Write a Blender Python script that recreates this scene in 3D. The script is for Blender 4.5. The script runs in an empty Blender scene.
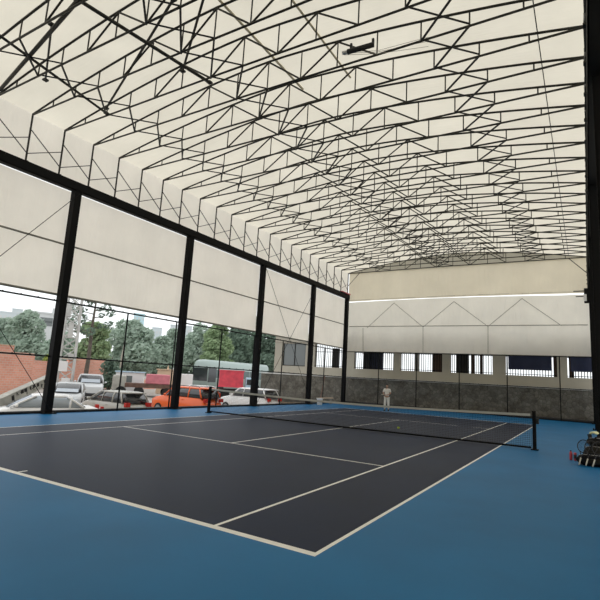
import bpy, math, random
from mathutils import Vector, Matrix
R=math.radians; PI=math.pi
scene=bpy.context.scene
C=scene.collection
random.seed(7)

# ------------------------------------------------------------------ materials
def mat(name,col,rough=.6,metal=0.0,spec=.5,noise=None,bump=None,emit=None):
    m=bpy.data.materials.new(name); m.use_nodes=True
    nt=m.node_tree; b=nt.nodes['Principled BSDF']
    b.inputs['Base Color'].default_value=(*col,1); b.inputs['Roughness'].default_value=rough
    b.inputs['Metallic'].default_value=metal; b.inputs['Specular IOR Level'].default_value=spec
    if noise or bump:
        tc=nt.nodes.new('ShaderNodeTexCoord'); nz=nt.nodes.new('ShaderNodeTexNoise')
        nz.inputs['Scale'].default_value=(noise or bump)[0]; nz.inputs['Detail'].default_value=5
        nt.links.new(tc.outputs['Object'],nz.inputs['Vector'])
    if noise:
        r=nt.nodes.new('ShaderNodeValToRGB'); a=noise[1]
        r.color_ramp.elements[0].position=.3; r.color_ramp.elements[1].position=.7
        r.color_ramp.elements[0].color=(*[c*(1-a) for c in col],1)
        r.color_ramp.elements[1].color=(*[min(1,c*(1+a)) for c in col],1)
        nt.links.new(nz.outputs['Fac'],r.inputs['Fac']); nt.links.new(r.outputs['Color'],b.inputs['Base Color'])
    if bump:
        bp=nt.nodes.new('ShaderNodeBump'); bp.inputs['Strength'].default_value=bump[1]; bp.inputs['Distance'].default_value=bump[2]
        nt.links.new(nz.outputs['Fac'],bp.inputs['Height']); nt.links.new(bp.outputs['Normal'],b.inputs['Normal'])
    return m

def fabric(name,col,trans,mix=.55,axis=0,fold=.35):
    m=bpy.data.materials.new(name); m.use_nodes=True; nt=m.node_tree; N=nt.nodes; L=nt.links
    N.remove(N['Principled BSDF']); out=N['Material Output']
    d=N.new('ShaderNodeBsdfDiffuse'); t=N.new('ShaderNodeBsdfTranslucent'); mx=N.new('ShaderNodeMixShader')
    mx.inputs[0].default_value=mix
    tc=N.new('ShaderNodeTexCoord'); mp=N.new('ShaderNodeMapping')
    sc=[.5,.5,.5]; sc[axis]=5.0; mp.inputs['Scale'].default_value=sc
    nz=N.new('ShaderNodeTexNoise'); nz.inputs['Scale'].default_value=1.0; nz.inputs['Detail'].default_value=3
    n2=N.new('ShaderNodeTexNoise'); n2.inputs['Scale'].default_value=.6; n2.inputs['Detail'].default_value=4
    L.new(tc.outputs['Object'],mp.inputs['Vector']); L.new(mp.outputs['Vector'],nz.inputs['Vector']); L.new(tc.outputs['Object'],n2.inputs['Vector'])
    bp=N.new('ShaderNodeBump'); bp.inputs['Strength'].default_value=fold; bp.inputs['Distance'].default_value=.12
    L.new(nz.outputs['Fac'],bp.inputs['Height'])
    for node,c in ((d,col),(t,trans)):
        r=N.new('ShaderNodeValToRGB'); r.color_ramp.elements[0].position=.3; r.color_ramp.elements[1].position=.7
        r.color_ramp.elements[0].color=(*[x*.93 for x in c],1); r.color_ramp.elements[1].color=(*[min(1,x*1.04) for x in c],1)
        L.new(n2.outputs['Fac'],r.inputs['Fac']); L.new(r.outputs['Color'],node.inputs['Color']); L.new(bp.outputs['Normal'],node.inputs['Normal'])
    L.new(d.outputs[0],mx.inputs[1]); L.new(t.outputs[0],mx.inputs[2]); L.new(mx.outputs[0],out.inputs['Surface'])
    return m

def brickmat(name,c1,c2,cm,scale,bw=.5,rh=.25,ms=.02):
    m=mat(name,c1,.9); nt=m.node_tree; N=nt.nodes; L=nt.links
    tc=N.new('ShaderNodeTexCoord'); mp=N.new('ShaderNodeMapping'); mp.inputs['Rotation'].default_value=(R(90),0,R(90)) 
    sx=N.new('ShaderNodeSeparateXYZ'); cx=N.new('ShaderNodeCombineXYZ'); ad=N.new('ShaderNodeMath'); ad.operation='ADD'
    L.new(tc.outputs['Object'],sx.inputs[0]); L.new(sx.outputs['X'],ad.inputs[0]); L.new(sx.outputs['Y'],ad.inputs[1])
    L.new(ad.outputs[0],cx.inputs['X']); L.new(sx.outputs['Z'],cx.inputs['Y'])
    b=N.new('ShaderNodeTexBrick'); b.inputs['Color1'].default_value=(*c1,1); b.inputs['Color2'].default_value=(*c2,1); b.inputs['Mortar'].default_value=(*cm,1)
    b.inputs['Scale'].default_value=scale; b.inputs['Brick Width'].default_value=bw; b.inputs['Row Height'].default_value=rh; b.inputs['Mortar Size'].default_value=ms
    L.new(cx.outputs[0],b.inputs['Vector'])
    nz=N.new('ShaderNodeTexNoise'); nz.inputs['Scale'].default_value=.8; nz.inputs['Detail'].default_value=6; L.new(tc.outputs['Object'],nz.inputs['Vector'])
    mx=N.new('ShaderNodeMix'); mx.data_type='RGBA'; mx.blend_type='MULTIPLY'; mx.inputs['Factor'].default_value=.35
    r=N.new('ShaderNodeValToRGB'); r.color_ramp.elements[0].position=.3; r.color_ramp.elements[0].color=(.55,.55,.55,1); r.color_ramp.elements[1].position=.7
    L.new(nz.outputs['Fac'],r.inputs['Fac']); L.new(b.outputs['Color'],mx.inputs['A']); L.new(r.outputs['Color'],mx.inputs['B'])
    L.new(mx.outputs['Result'],N['Principled BSDF'].inputs['Base Color'])
    return m

def stonemat(name,ca,cb,cm):
    m=mat(name,ca,.9); nt=m.node_tree; N=nt.nodes; L=nt.links; B=N['Principled BSDF']
    tc=N.new('ShaderNodeTexCoord'); v=N.new('ShaderNodeTexVoronoi'); v.inputs['Scale'].default_value=4.2; v.feature='F1'
    nz=N.new('ShaderNodeTexNoise'); nz.inputs['Scale'].default_value=1.6; nz.inputs['Detail'].default_value=6; nz.inputs['Roughness'].default_value=.7
    L.new(tc.outputs['Object'],v.inputs['Vector']); L.new(tc.outputs['Object'],nz.inputs['Vector'])
    sp=N.new('ShaderNodeSeparateColor'); L.new(v.outputs['Color'],sp.inputs[0])
    r1=N.new('ShaderNodeValToRGB'); r1.color_ramp.elements[0].color=(*ca,1); r1.color_ramp.elements[1].color=(*cb,1); L.new(sp.outputs[0],r1.inputs['Fac'])
    e=N.new('ShaderNodeTexVoronoi'); e.feature='DISTANCE_TO_EDGE'; e.inputs['Scale'].default_value=4.2; L.new(tc.outputs['Object'],e.inputs['Vector'])
    r2=N.new('ShaderNodeValToRGB'); r2.color_ramp.elements[0].position=.0; r2.color_ramp.elements[0].color=(1,1,1,1); r2.color_ramp.elements[1].position=.07; r2.color_ramp.elements[1].color=(0,0,0,1)
    L.new(e.outputs['Distance'],r2.inputs['Fac'])
    m1=N.new('ShaderNodeMix'); m1.data_type='RGBA'; L.new(r2.outputs['Color'],m1.inputs['Factor']); L.new(r1.outputs['Color'],m1.inputs['A']); m1.inputs['B'].default_value=(*cm,1)
    r3=N.new('ShaderNodeValToRGB'); r3.color_ramp.elements[0].position=.35; r3.color_ramp.elements[0].color=(.45,.42,.38,1); r3.color_ramp.elements[1].position=.62
    L.new(nz.outputs['Fac'],r3.inputs['Fac'])
    m2=N.new('ShaderNodeMix'); m2.data_type='RGBA'; m2.blend_type='MULTIPLY'; m2.inputs['Factor'].default_value=.8
    L.new(m1.outputs['Result'],m2.inputs['A']); L.new(r3.outputs['Color'],m2.inputs['B']); L.new(m2.outputs['Result'],B.inputs['Base Color'])
    bp=N.new('ShaderNodeBump'); bp.inputs['Strength'].default_value=.6; bp.inputs['Distance'].default_value=.05
    L.new(e.outputs['Distance'],bp.inputs['Height']); L.new(bp.outputs['Normal'],B.inputs['Normal'])
    return m

M={}
M['steel']=mat('dark_painted_steel',(.012,.012,.011),.5,0,.3,noise=(3,.25))
M['truss']=mat('grey_olive_truss_steel',(.022,.021,.016),.5,0,.3,noise=(4,.3))
M['black']=mat('black_paint',(.004,.004,.0045),.6,0,.15)
M['fence']=mat('black_fence_paint',(.006,.007,.007),.6,0,.15)
M['roof']=fabric('roof_canvas',(.80,.75,.64),(.80,.745,.62),.62,axis=1,fold=.25)
M['side']=fabric('side_canvas',(.84,.80,.72),(.95,.905,.80),.64,axis=1,fold=.35)
M['far']=fabric('far_canvas_lower',(.84,.81,.73),(.86,.815,.72),.6,axis=0,fold=.5)
M['farup']=fabric('far_canvas_upper',(.80,.74,.61),(.80,.72,.56),.55,axis=0,fold=.5)
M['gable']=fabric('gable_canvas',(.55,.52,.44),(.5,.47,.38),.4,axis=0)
M['seam']=mat('canvas_seam_tape',(.35,.33,.28),.8)
M['olive']=mat('pale_olive_pipe',(.50,.45,.33),.7)
M['hem']=mat('hem_pipe',(.22,.21,.18),.6)
M['blue']=mat('blue_acrylic',(.012,.145,.34),.48,0,.13,noise=(.7,.1),bump=None)
M['navy']=mat('dark_navy_acrylic',(.006,.014,.042),.5,0,.13,noise=(.5,.14))
M['line']=mat('white_court_paint',(.86,.85,.82),.5,0,.3,noise=(6,.06))
M['lot']=mat('parking_concrete',(.36,.34,.31),.9,noise=(.4,.15))
M['soil']=mat('brown_soil',(.20,.15,.10),.95,noise=(1.5,.5))
M['cream']=mat('cream_render',(.40,.375,.31),.85,noise=(.8,.08))
M['stone']=stonemat('rubble_stone',(.12,.115,.10),(.19,.18,.155),(.09,.085,.07))
M['brick']=brickmat('salmon_brick',(.82,.40,.30),(.74,.33,.24),(.70,.55,.46),1.6)
M['white']=mat('white_paint',(.8,.8,.8),.35)
M['band']=mat('net_band_canvas',(.42,.42,.38),.8)
M['netting']=mat('black_netting',(.01,.01,.01),.8)
M['glass']=mat('dark_car_glass',(.03,.035,.04),.08,0,.8)
M['paleglass']=mat('sky_toned_car_glass',(.35,.40,.45),.08,0,.8)
M['tyre']=mat('tyre_rubber',(.015,.015,.015),.8)
M['rim']=mat('alloy_rim',(.35,.35,.36),.35,.8)
M['taillight']=mat('red_lens',(.5,.02,.015),.2)
M['headlight']=mat('clear_lens',(.7,.72,.75),.1)
M['p_white']=mat('white_car_paint',(.90,.90,.90),.3,0,.4)
M['p_silver']=mat('silver_car_paint',(.55,.57,.58),.25,0)
M['p_grey']=mat('warm_grey_car_paint',(.42,.41,.37),.25,0)
M['p_orange']=mat('orange_car_paint',(.80,.13,.025),.25,0,.6)
M['plastic']=mat('dark_plastic_trim',(.02,.02,.022),.6)
M['redp']=mat('crimson_paint',(.75,.09,.13),.5,noise=(3,.15))
M['redpale']=mat('faded_red_tarp',(.62,.2,.24),.7,noise=(2,.15))
M['brown']=mat('rusty_brown_metal',(.14,.08,.06),.8,noise=(2,.3))
M['tan']=mat('tan_board',(.62,.46,.32),.8)
M['paleblue']=mat('pale_blue_paint',(.45,.62,.75),.5)
M['bus']=mat('pale_green_bus_paint',(.34,.42,.40),.35)
M['busglass']=mat('bus_glass',(.10,.14,.14),.15)
M['bldwhite']=mat('white_building_render',(.60,.62,.62),.9,noise=(.2,.05))
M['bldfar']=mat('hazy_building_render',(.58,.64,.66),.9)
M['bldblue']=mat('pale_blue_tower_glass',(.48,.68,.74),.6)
M['win']=mat('building_window_glass',(.16,.18,.18),.2)
M['navytarp']=mat('navy_tarpaulin',(.008,.014,.045),.7,noise=(2,.2))
M['door']=mat('brown_door_wood',(.09,.05,.035),.6)
M['skin']=mat('skin',(.42,.26,.18),.6)
M['hair']=mat('black_hair',(.01,.009,.008),.6)
M['shirt']=mat('white_shirt_cotton',(.75,.74,.70),.9)
M['shoe']=mat('dark_shoe',(.02,.02,.025),.6)
M['bagm']=mat('black_bag_nylon',(.006,.006,.007),.8,0,.2,noise=(8,.4))
M['bagtrim']=mat('olive_bag_panel',(.02,.018,.014),.8,0,.2)
M['redcan']=mat('red_bottle_plastic',(.45,.05,.06),.35)
M['yellow']=mat('pale_yellow_cloth',(.85,.85,.5),.9)
M['balls']=mat('optic_yellow_felt',(.55,.68,.08),.9)
M['grip']=mat('pale_grip_tape',(.55,.52,.45),.7)
M['alu']=mat('brushed_aluminium',(.5,.5,.5),.35,.9)
M['concrete']=mat('pale_concrete',(.52,.52,.50),.85,noise=(2,.15))
M['bark']=mat('grey_bark',(.13,.11,.09),.9,noise=(3,.3))
M['barkpale']=mat('pale_bark',(.42,.40,.34),.9)
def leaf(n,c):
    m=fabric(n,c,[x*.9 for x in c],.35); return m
M['leaf_a']=leaf('hazed_grey_green_leaves',(.44,.54,.45))  # leaf greens lightened so the distant haze is painted into their colour
M['leaf_b']=leaf('hazed_mid_green_leaves',(.36,.47,.28))
M['leaf_c']=leaf('hazed_deep_green_leaves',(.22,.30,.235))
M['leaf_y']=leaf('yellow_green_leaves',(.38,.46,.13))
M['boom']=mat('weathered_grey_beam',(.42,.41,.37),.8,noise=(3,.2))

# ------------------------------------------------------------------ mesh builder
class MB:
    def __init__(s): s.v=[]; s.f=[]; s.m=[]
    def add(s,vs,fs,mi=0):
        o=len(s.v); s.v+= [tuple(p) for p in vs]; s.f+=[tuple(i+o for i in f) for f in fs]; s.m+=[mi]*len(fs)
    def box(s,c,d,rz=0,mi=0,ry=0,rx=0):
        x,y,z=[k/2 for k in d]; rot=Matrix.Rotation(rz,3,'Z')@Matrix.Rotation(ry,3,'Y')@Matrix.Rotation(rx,3,'X')
        P=[Vector((a*x,b*y,e*z)) for a in(-1,1) for b in(-1,1) for e in(-1,1)]
        P=[rot@p+Vector(c) for p in P]
        s.add(P,[(0,1,3,2),(4,6,7,5),(0,4,5,1),(2,3,7,6),(0,2,6,4),(1,5,7,3)],mi)
    def bx(s,x0,x1,y0,y1,z0,z1,mi=0): s.box(((x0+x1)/2,(y0+y1)/2,(z0+z1)/2),(abs(x1-x0),abs(y1-y0),abs(z1-z0)),mi=mi)
    def tube(s,pts,r,n=8,mi=0,cap=True):
        pts=[Vector(p) for p in pts]; rs=r if isinstance(r,(list,tuple)) else [r]*len(pts)
        rings=[]; up=None
        for i,p in enumerate(pts):
            t=(pts[min(i+1,len(pts)-1)]-pts[max(i-1,0)]).normalized()
            if up is None: up=Vector((0,0,1)) if abs(t.z)<.9 else Vector((1,0,0))
            a=t.cross(up)
            if a.length<1e-4: a=t.cross(Vector((0,1,0)))
            a.normalize(); b=a.cross(t).normalized(); up=b
            rings.append([p+(a*math.cos(2*PI*k/n+PI/n)+b*math.sin(2*PI*k/n+PI/n))*rs[i] for k in range(n)])
        vs=[q for ring in rings for q in ring]; fs=[]
        for i in range(len(pts)-1):
            for k in range(n): fs.append((i*n+k,i*n+(k+1)%n,(i+1)*n+(k+1)%n,(i+1)*n+k))
        if cap: fs+=[tuple(range(n))[::-1],tuple((len(pts)-1)*n+k for k in range(n))]
        s.add(vs,fs,mi)
    def sphere(s,c,r,nu=12,nv=8,sc=(1,1,1),mi=0):
        vs=[];fs=[]
        for j in range(nv+1):
            th=PI*j/nv
            for i in range(nu):
                ph=2*PI*i/nu; vs.append((c[0]+r*sc[0]*math.sin(th)*math.cos(ph),c[1]+r*sc[1]*math.sin(th)*math.sin(ph),c[2]+r*sc[2]*math.cos(th)))
        for j in range(nv):
            for i in range(nu): fs.append((j*nu+i,(j+1)*nu+i,(j+1)*nu+(i+1)%nu,j*nu+(i+1)%nu))
        s.add(vs,fs,mi)
    def loft(s,rings,mi=0,cap=True):
        n=len(rings[0]); vs=[q for r in rings for q in r]; fs=[]
        for i in range(len(rings)-1):
            for k in range(n): fs.append((i*n+k,i*n+(k+1)%n,(i+1)*n+(k+1)%n,(i+1)*n+k))
        if cap: fs+=[tuple(range(n))[::-1],tuple((len(rings)-1)*n+k for k in range(n))]
        s.add(vs,fs,mi)
    def grid(s,fn,nu,nv,mi=0):
        vs=[fn(i/nu,j/nv) for j in range(nv+1) for i in range(nu+1)]
        fs=[(j*(nu+1)+i,j*(nu+1)+i+1,(j+1)*(nu+1)+i+1,(j+1)*(nu+1)+i) for j in range(nv) for i in range(nu)]
        s.add(vs,fs,mi)
    def mesh(s,name,mats,smooth=False):
        me=bpy.data.meshes.new(name); me.from_pydata(s.v,[],s.f); 
        mats=mats if isinstance(mats,(list,tuple)) else [mats]
        for k in mats: me.materials.append(k)
        if len(mats)>1: me.polygons.foreach_set('material_index',s.m)
        if smooth: me.polygons.foreach_set('use_smooth',[True]*len(me.polygons))
        me.update(); return me
    def build(s,name,mats,parent=None,smooth=False,bevel=0,label=None):
        o=bpy.data.objects.new(name,s.mesh(name,mats,smooth)); C.objects.link(o)
        if parent: o.parent=parent
        if label: o['label']=label
        if bevel:
            b=o.modifiers.new('bevel','BEVEL'); b.width=bevel; b.segments=2; b.limit_method='ANGLE'
        return o
def tag(o,label=None,cat=None,group=None,kind=None):
    if label: o['label']=label
    if cat: o['category']=cat
    if group: o['group']=group
    if kind: o['kind']=kind
    return o
def thing(name,label,cat,loc=(0,0,0),rz=0,group=None):
    o=bpy.data.objects.new(name,None); C.objects.link(o); o.location=loc; o.rotation_euler=(0,0,rz); o.empty_display_size=.2
    return tag(o,label,cat,group)
def kids(o): return [c for c in bpy.data.objects if c.parent==o]
def copy_tree(o,parent=None,ch=None):
    c=o.copy(); C.objects.link(c); c.parent=parent
    for k in kids(o): copy_tree(k,c)
    return c
ORD=['first','second','third','fourth','fifth','sixth','seventh','eighth','ninth','tenth','eleventh','twelfth','thirteenth','fourteenth','fifteenth','sixteenth','seventeenth','eighteenth','nineteenth','twentieth','twenty-first','twenty-second','twenty-third','twenty-fourth','twenty-fifth']

# ------------------------------------------------------------------ camera
cam_p=Vector((7.864,-16.36,1.736)); YAW,PIT,ROL,F=-.546,.162,.057,475.7
fw=Vector((math.sin(YAW)*math.cos(PIT),math.cos(YAW)*math.cos(PIT),math.sin(PIT)))
r0=Vector((math.cos(YAW),-math.sin(YAW),0)); u0=r0.cross(fw)
rt=r0*math.cos(ROL)+u0*math.sin(ROL); up=-r0*math.sin(ROL)+u0*math.cos(ROL)
cd=bpy.data.cameras.new('camera'); co=bpy.data.objects.new('camera',cd); C.objects.link(co)
mtx=Matrix((rt,up,-fw)).transposed().to_4x4(); mtx.translation=cam_p; co.matrix_world=mtx
cd.sensor_width=36; cd.lens=F/600*36; cd.clip_end=1500; scene.camera=co
def ray(px,py): return fw+rt*((px-300)/F)-up*((py-300)/F)
def at_dist(px,py,d,):       # a point seen in the photograph's direction (px,py) at horizontal distance d
    v=ray(px,py); return cam_p+v*(d/math.hypot(v.x,v.y))
def on_y(px,py,Y): v=ray(px,py); return cam_p+v*((Y-cam_p.y)/v.y)

# ------------------------------------------------------------------ site constants
XL,XR=-8.5,8.1; XC=-.2; HALF=8.3; YF=18.1; YN=-20.0
EAVE=8.2; TB=10.32
def ztop(x): 
    u=min(1,abs(x-XC)/HALF); return TB+.95*(1-u**1.6)

# ------------------------------------------------------------------ floor with painted court
xs=sorted(set([-9.0,-5.485,-5.435,-4.14,-4.09,-.025,.025,4.09,4.14,5.435,5.485,9.0]))
ys=sorted(set([YN-1,-11.885,-11.785,-11.635,-6.425,-6.375,6.375,6.425,11.785,11.885,18.45]))
def court(x,y):
    ax,ay=abs(x),abs(y)
    if ax>5.485 or ay>11.885: return 0
    if ax>5.435 or ay>11.785: return 2
    if 4.09<ax<4.14: return 2
    if 6.375<ay<6.425 and ax<4.115: return 2
    if ax<.025 and ay<6.4: return 2
    if ax<.025 and -11.8<y<-11.635: return 2
    return 1
b=MB(); nx,ny=len(xs),len(ys)
b.v=[(x,y,0) for y in ys for x in xs]
for j in range(ny-1):
    for i in range(nx-1):
        b.f.append((j*nx+i,j*nx+i+1,(j+1)*nx+i+1,(j+1)*nx+i)); b.m.append(court((xs[i]+xs[i+1])/2,(ys[j]+ys[j+1])/2))
x0,x1,y0,y1=xs[0],xs[-1],ys[0],ys[-1]
for (a,c) in (((x0,y0),(x1,y0)),((x1,y0),(x1,y1)),((x1,y1),(x0,y1)),((x0,y1),(x0,y0))):
    b.add([(a[0],a[1],0),(c[0],c[1],0),(c[0],c[1],-1.1),(a[0],a[1],-1.1)],[(3,2,1,0)],3)
tag(b.build('floor',[M['blue'],M['navy'],M['line'],M['lot']]),kind='structure')

# ground outside (parking lot slightly below the court, rising gently away)
def gz(x): return -1.0+.03*max(0,min(60,-x-14))
b=MB()
gx=[-400,-74,-14,-9.0]
b.add([(x,y,gz(x)) for x in gx for y in (-400,400)],[(0,2,3,1),(2,4,5,3),(4,6,7,5)])
b.add([(-9.0,18.45,-1.0),(400,18.45,-1.0),(400,400,-1.0),(-9.0,400,-1.0)],[(0,1,2,3)])
b.add([(-9.0,-400,-1.0),(400,-400,-1.0),(400,YN-1,-1.0),(-9.0,YN-1,-1.0)],[(0,1,2,3)])
b.add([(9.0,YN-1,-1.0),(400,YN-1,-1.0),(400,18.45,-1.0),(9.0,18.45,-1.0)],[(0,1,2,3)])
tag(b.build('ground',M['lot']),kind='structure')
b=MB(); 
b.grid(lambda u,v:(-18+30*u,18.47+1.2*v,-.35+.12*math.sin(u*37)*math.sin(v*3+u*11)+.1*v),60,6)
tag(b.build('soil_strip',M['soil'],smooth=True),kind='structure')

# ------------------------------------------------------------------ roof canvas
b=MB()
def roof(u,v):
    x=XL-.12+(XR-XL+.24)*u; y=YN+(YF+.15-YN)*v
    return (x,y,ztop(x)+.07)
b.grid(roof,28,76)
ceil=b.build('ceiling',M['roof'],smooth=True); tag(ceil,kind='structure')
for nm,X,s in (('wall_left',XL-.14,-1),('wall_right',XR+.14,1)):
    b=MB()
    def sidef(u,v,X=X,s=s):
        y=YN+(YF+.15-YN)*u; k=(y+8.15)/1.22
        return (X+s*(.05*abs(math.sin(PI*k))*math.sin(PI*min(1,v*1.05))),y,8.32+(TB+.09-8.32)*v)
    b.grid(sidef,300,8)
    tag(b.build(nm,M['side'],smooth=True),kind='structure')

# ------------------------------------------------------------------ trusses
XK=[XL+(XR-XL)*k/14 for k in range(15)]
TY=[-10.59+1.217*i for i in range(9)]; last=TY[-1]
while last<17.2: last+=1.25; TY.append(last)
TY[-1]=min(TY[-1],17.92)
SP=1.22
tr=thing('roof_truss','','roof truss',(0,TY[0],0),0,'roof trusses spanning the court')
b=MB(); b.tube([(x,0,ztop(x)) for x in [XL+(XR-XL)*k/28 for k in range(29)]],.033,8); b.build('top_chord',M['truss'],tr,True)
b=MB(); b.tube([(XL,0,TB-.02),(-1,0,TB+.03),(XR,0,TB-.02)],.031,8); b.build('bottom_chord',M['truss'],tr,True)
for k in range(1,14):
    b=MB(); b.tube([(XK[k],0,TB),(XK[k],0,ztop(XK[k]))],.021,6); b.build('vertical_web',M['truss'],tr)
for k0,k1 in ((4,5),(5,6),(6,7),(8,7),(9,8),(10,9)):
    zb=TB+.01
    lo,hi=(k0,k1)
    up1=(k1 in (5,7,9))
    a=(XK[k0],0,zb if up1 else ztop(XK[k0])-.02); c=(XK[k1],0,ztop(XK[k1])-.02 if up1 else zb)
    b=MB(); b.tube([a,c],.027,6); b.build('diagonal_web',M['truss'],tr)
for X in (XL,XR):
    b=MB(); b.tube([(X,0,8.55),(X,0,TB)],.032,8); b.box((X,0,8.57),(.16,.12,.04)); b.build('leg',M['truss'],tr)
    b=MB(); s=.02 if X<0 else -.02
    b.tube([(X+s,0,9.75),(X+s,SP,8.85)],.019,6); b.tube([(X+s*2,0,8.85),(X+s*2,SP,9.45)],.015,6); b.build('scissor_bar',M['steel'],tr)
for ka,kb in ((2,3),(6,7),(11,12)):
    b=MB(); xa,xb=XK[ka],XK[kb]; zz=TB+.05
    b.tube([(xa,0,zz),(xb,SP,zz)],.024,6); b.build('scissor_bar',M['steel'],tr)
    b=MB(); b.tube([(xb,0,zz-.05),(xa,SP,zz-.05)],.03,6); b.build('scissor_bar',M['steel'],tr)
def trlab(i):
    n=len(TY)-1-i
    if n==0: return 'dark steel roof truss at the far end, against the far canvas wall'
    if i==0: return 'dark steel roof truss nearest the viewer, cutting across the top left corner'
    if i<10: return 'dark steel roof truss spanning the court, %s from the near end of the roof'%ORD[i]
    return 'thin dark steel roof truss, %s in the row counted from the far canvas wall'%ORD[n]
truss_kids=kids(tr)
for i,y in enumerate(TY):
    if i==0: t=tr
    else:
        t=tr.copy(); C.objects.link(t); t.location=(0,y,0)
        for k_ in truss_kids:
            if i==len(TY)-1 and k_.name.startswith('scissor'): continue
            c=k_.copy(); C.objects.link(c); c.parent=t
    t['label']=trlab(i)
    if i>=9 and i<len(TY)-1: t.scale=(1,1.025,1)
    if i==len(TY)-1:
        for s,X in ((1,XL),(-1,XR)):
            b=MB(); b.tube([(X,0,9.25),(X+s*1.0,0,TB-.02)],.025,6); b.build('knee_brace',M['truss'],t)
            b=MB(); b.tube([(X,0,8.2),(X,0,TB)],.04,8); b.build('end_post',M['truss'],t)
# horizontal wind braces under the near end of the roof
def brace(p,q,r,label,name='roof_brace'):
    b=MB(); P=[Vector(p),Vector(q)]; d=(P[1]-P[0]).normalized(); b.tube(P,r,8)
    for e in P: b.box(e,(.14,.14,.05))
    tag(b.build(name,M['truss']),label,'roof brace','diagonal roof braces at the near end')
brace((-6.2,-6.94,10.62),(-.75,-9.15,10.95),.035,'long dark diagonal roof brace rising from the left trusses towards the top edge')
brace((-2.6,-6.94,10.93),(.1,-8.9,11.05),.035,'shorter dark diagonal roof brace, second from the left at the top edge')
brace((-6.4,-9.0,10.5),(-4.0,-10.3,10.6),.03,'short dark roof brace in the top left corner','roof_brace')
brace((-5.45,-11.0,10.42),(-6.15,-6.94,10.42),.04,'heavy dark bar crossing the top left corner down to the third truss')
brace((-2.5,-10.9,10.5),(-1.75,-6.6,10.5),.05,'heavy dark double bar running down from the top edge near the left corner')
brace((-8.17,-9.44,10.42),(-2.2,-10.64,10.45),.055,'thickest dark bar, running from the left edge up to the top edge')
# purlins along the hall under the canvas
for x,r,lab in ((.0,.035,'faint grey purlin pipe running lengthwise along the roof ridge'),(1.75,.03,'faint grey purlin pipe just right of the ridge'),(7.1,.014,'thin dark cable-like purlin running lengthwise near the right eave')):
    b=MB(); b.tube([(x,YN+.5,ztop(x)+.03),(x,YF if x>7 else -4.0,ztop(x)+.03)],r,6); tag(b.build('roof_purlin',M['olive'] if x<7 else M['steel']),lab,'purlin')
# tubular motor hanging in the trusses
t=thing('tubular_motor','dark tubular winch motor with trailing wires fixed to a roof truss at the top centre','motor',(2.62,-6.0,10.47),R(8))
b=MB(); b.tube([(0,0,0),(.72,0,.05)],.07,14); b.build('motor_body',M['steel'],t,True)
b=MB(); b.tube([(-.14,0,0),(0,0,0)],.05,12); b.build('gear_head',M['alu'],t,True)
for x in (.1,.7):
    b=MB(); b.box((x,0,.12),(.06,.06,.2)); b.build('mounting_bracket',M['steel'],t)
for dz in (0,.04,-.05):
    b=MB(); b.tube([(-.1,.02,dz),(.8,.1,-.12+dz),(2.1,.2,-.05+dz*3)],.006,5); b.build('wire',M['seam'],t)

# ------------------------------------------------------------------ eave beams, columns
def beam(x,label,y0,y1,w=.13):
    b=MB()
    b.bx(x-w,x+w,y0,y1,8.2,8.23); b.bx(x-w,x+w,y0,y1,8.52,8.55); b.bx(x-.04,x+.04,y0,y1,8.23,8.52)
    s=1 if x<0 else -1
    b.bx(x+s*(w-.03),x+s*w,y0,y1,8.2,8.55)
    o=b.build('eave_beam',M['black']); return tag(o,label,'beam','eave beams')
beam(XL,'long black steel eave beam along the top of the left side wall',YN,YF)
beam(XR+.17,'black steel eave beam along the top of the right side wall',YN,YF,.19)
b=MB(); b.bx(XL+.05,XL+.25,YF-1.7,YF-.1,8.56,8.6); tag(b.build('red_cover_plate',M['redp']),'red strip lying on the far end of the left eave beam','plate')
cy=[-12.5,-6.15,-.02,6.15,12.35,17.85]
def column(x,y,label,top=8.2,side=1):
    t=thing('steel_column',label,'column',(x,y,0),0,'black steel columns')
    b=MB(); h=.135
    b.bx(-h,h,-h,-h+.03,0.02,top); b.bx(-h,h,h-.03,h,0.02,top); b.bx(-.02,.02,-h,h,0.02,top)
    b.bx(-h+.01,-h+.03,-h,h,0.02,top); b.bx(h-.03,h-.01,-h,h,0.02,top)
    b.build('shaft',M['black'],t)
    b=MB(); b.bx(-.24,.24,-.24,.24,0,.03); b.build('base_plate',M['black'],t)
    for a in(-1,1):
        for c in(-1,1):
            b=MB(); b.tube([(a*.2,c*.2,.03),(a*.2,c*.2,.08)],.018,8); b.build('anchor_bolt',M['steel'],t)
    return t
labs=[None,'black steel column at the left, nearest of those along the left wall','black steel column left of the net, standing beside the orange car',
 'black steel column behind the left net post, beside the white cars','black steel column on the left wall in front of the rubble stone wall','black steel corner column where left and far canvas walls meet']
for y,l in zip(cy,labs):
    if l: column(XL,y,l)
column(8.30,-5.65,'black steel column at the right edge of the picture, in front of the bags')
for y,l in ((.4,'black steel column on the right wall just past the bags'),(6.4,'black steel column halfway along the right wall'),(12.3,'black steel column near the far end of the right wall'),(17.85,'black steel corner column where right and far canvas walls meet')):
    column(8.25,y,l)
# X cables
def cable(x,ya,yb,label):
    t=thing('brace_cable',label,'cable',(x,(ya+yb)/2,0),0,'crossed bracing cables on the left wall')
    h=(yb-ya)/2
    for s in(-1,1):
        b=MB(); b.tube([(0,-h*s,.15),(0,h*s,8.1)],.012,6); b.build('cable',M['fence'],t)
cable(XL+.2,cy[0],cy[1],'pair of thin crossed cables left of the nearest left column')
cable(XL+.2,cy[3],cy[4],'pair of thin crossed cables between the last two columns before the corner column')

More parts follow.
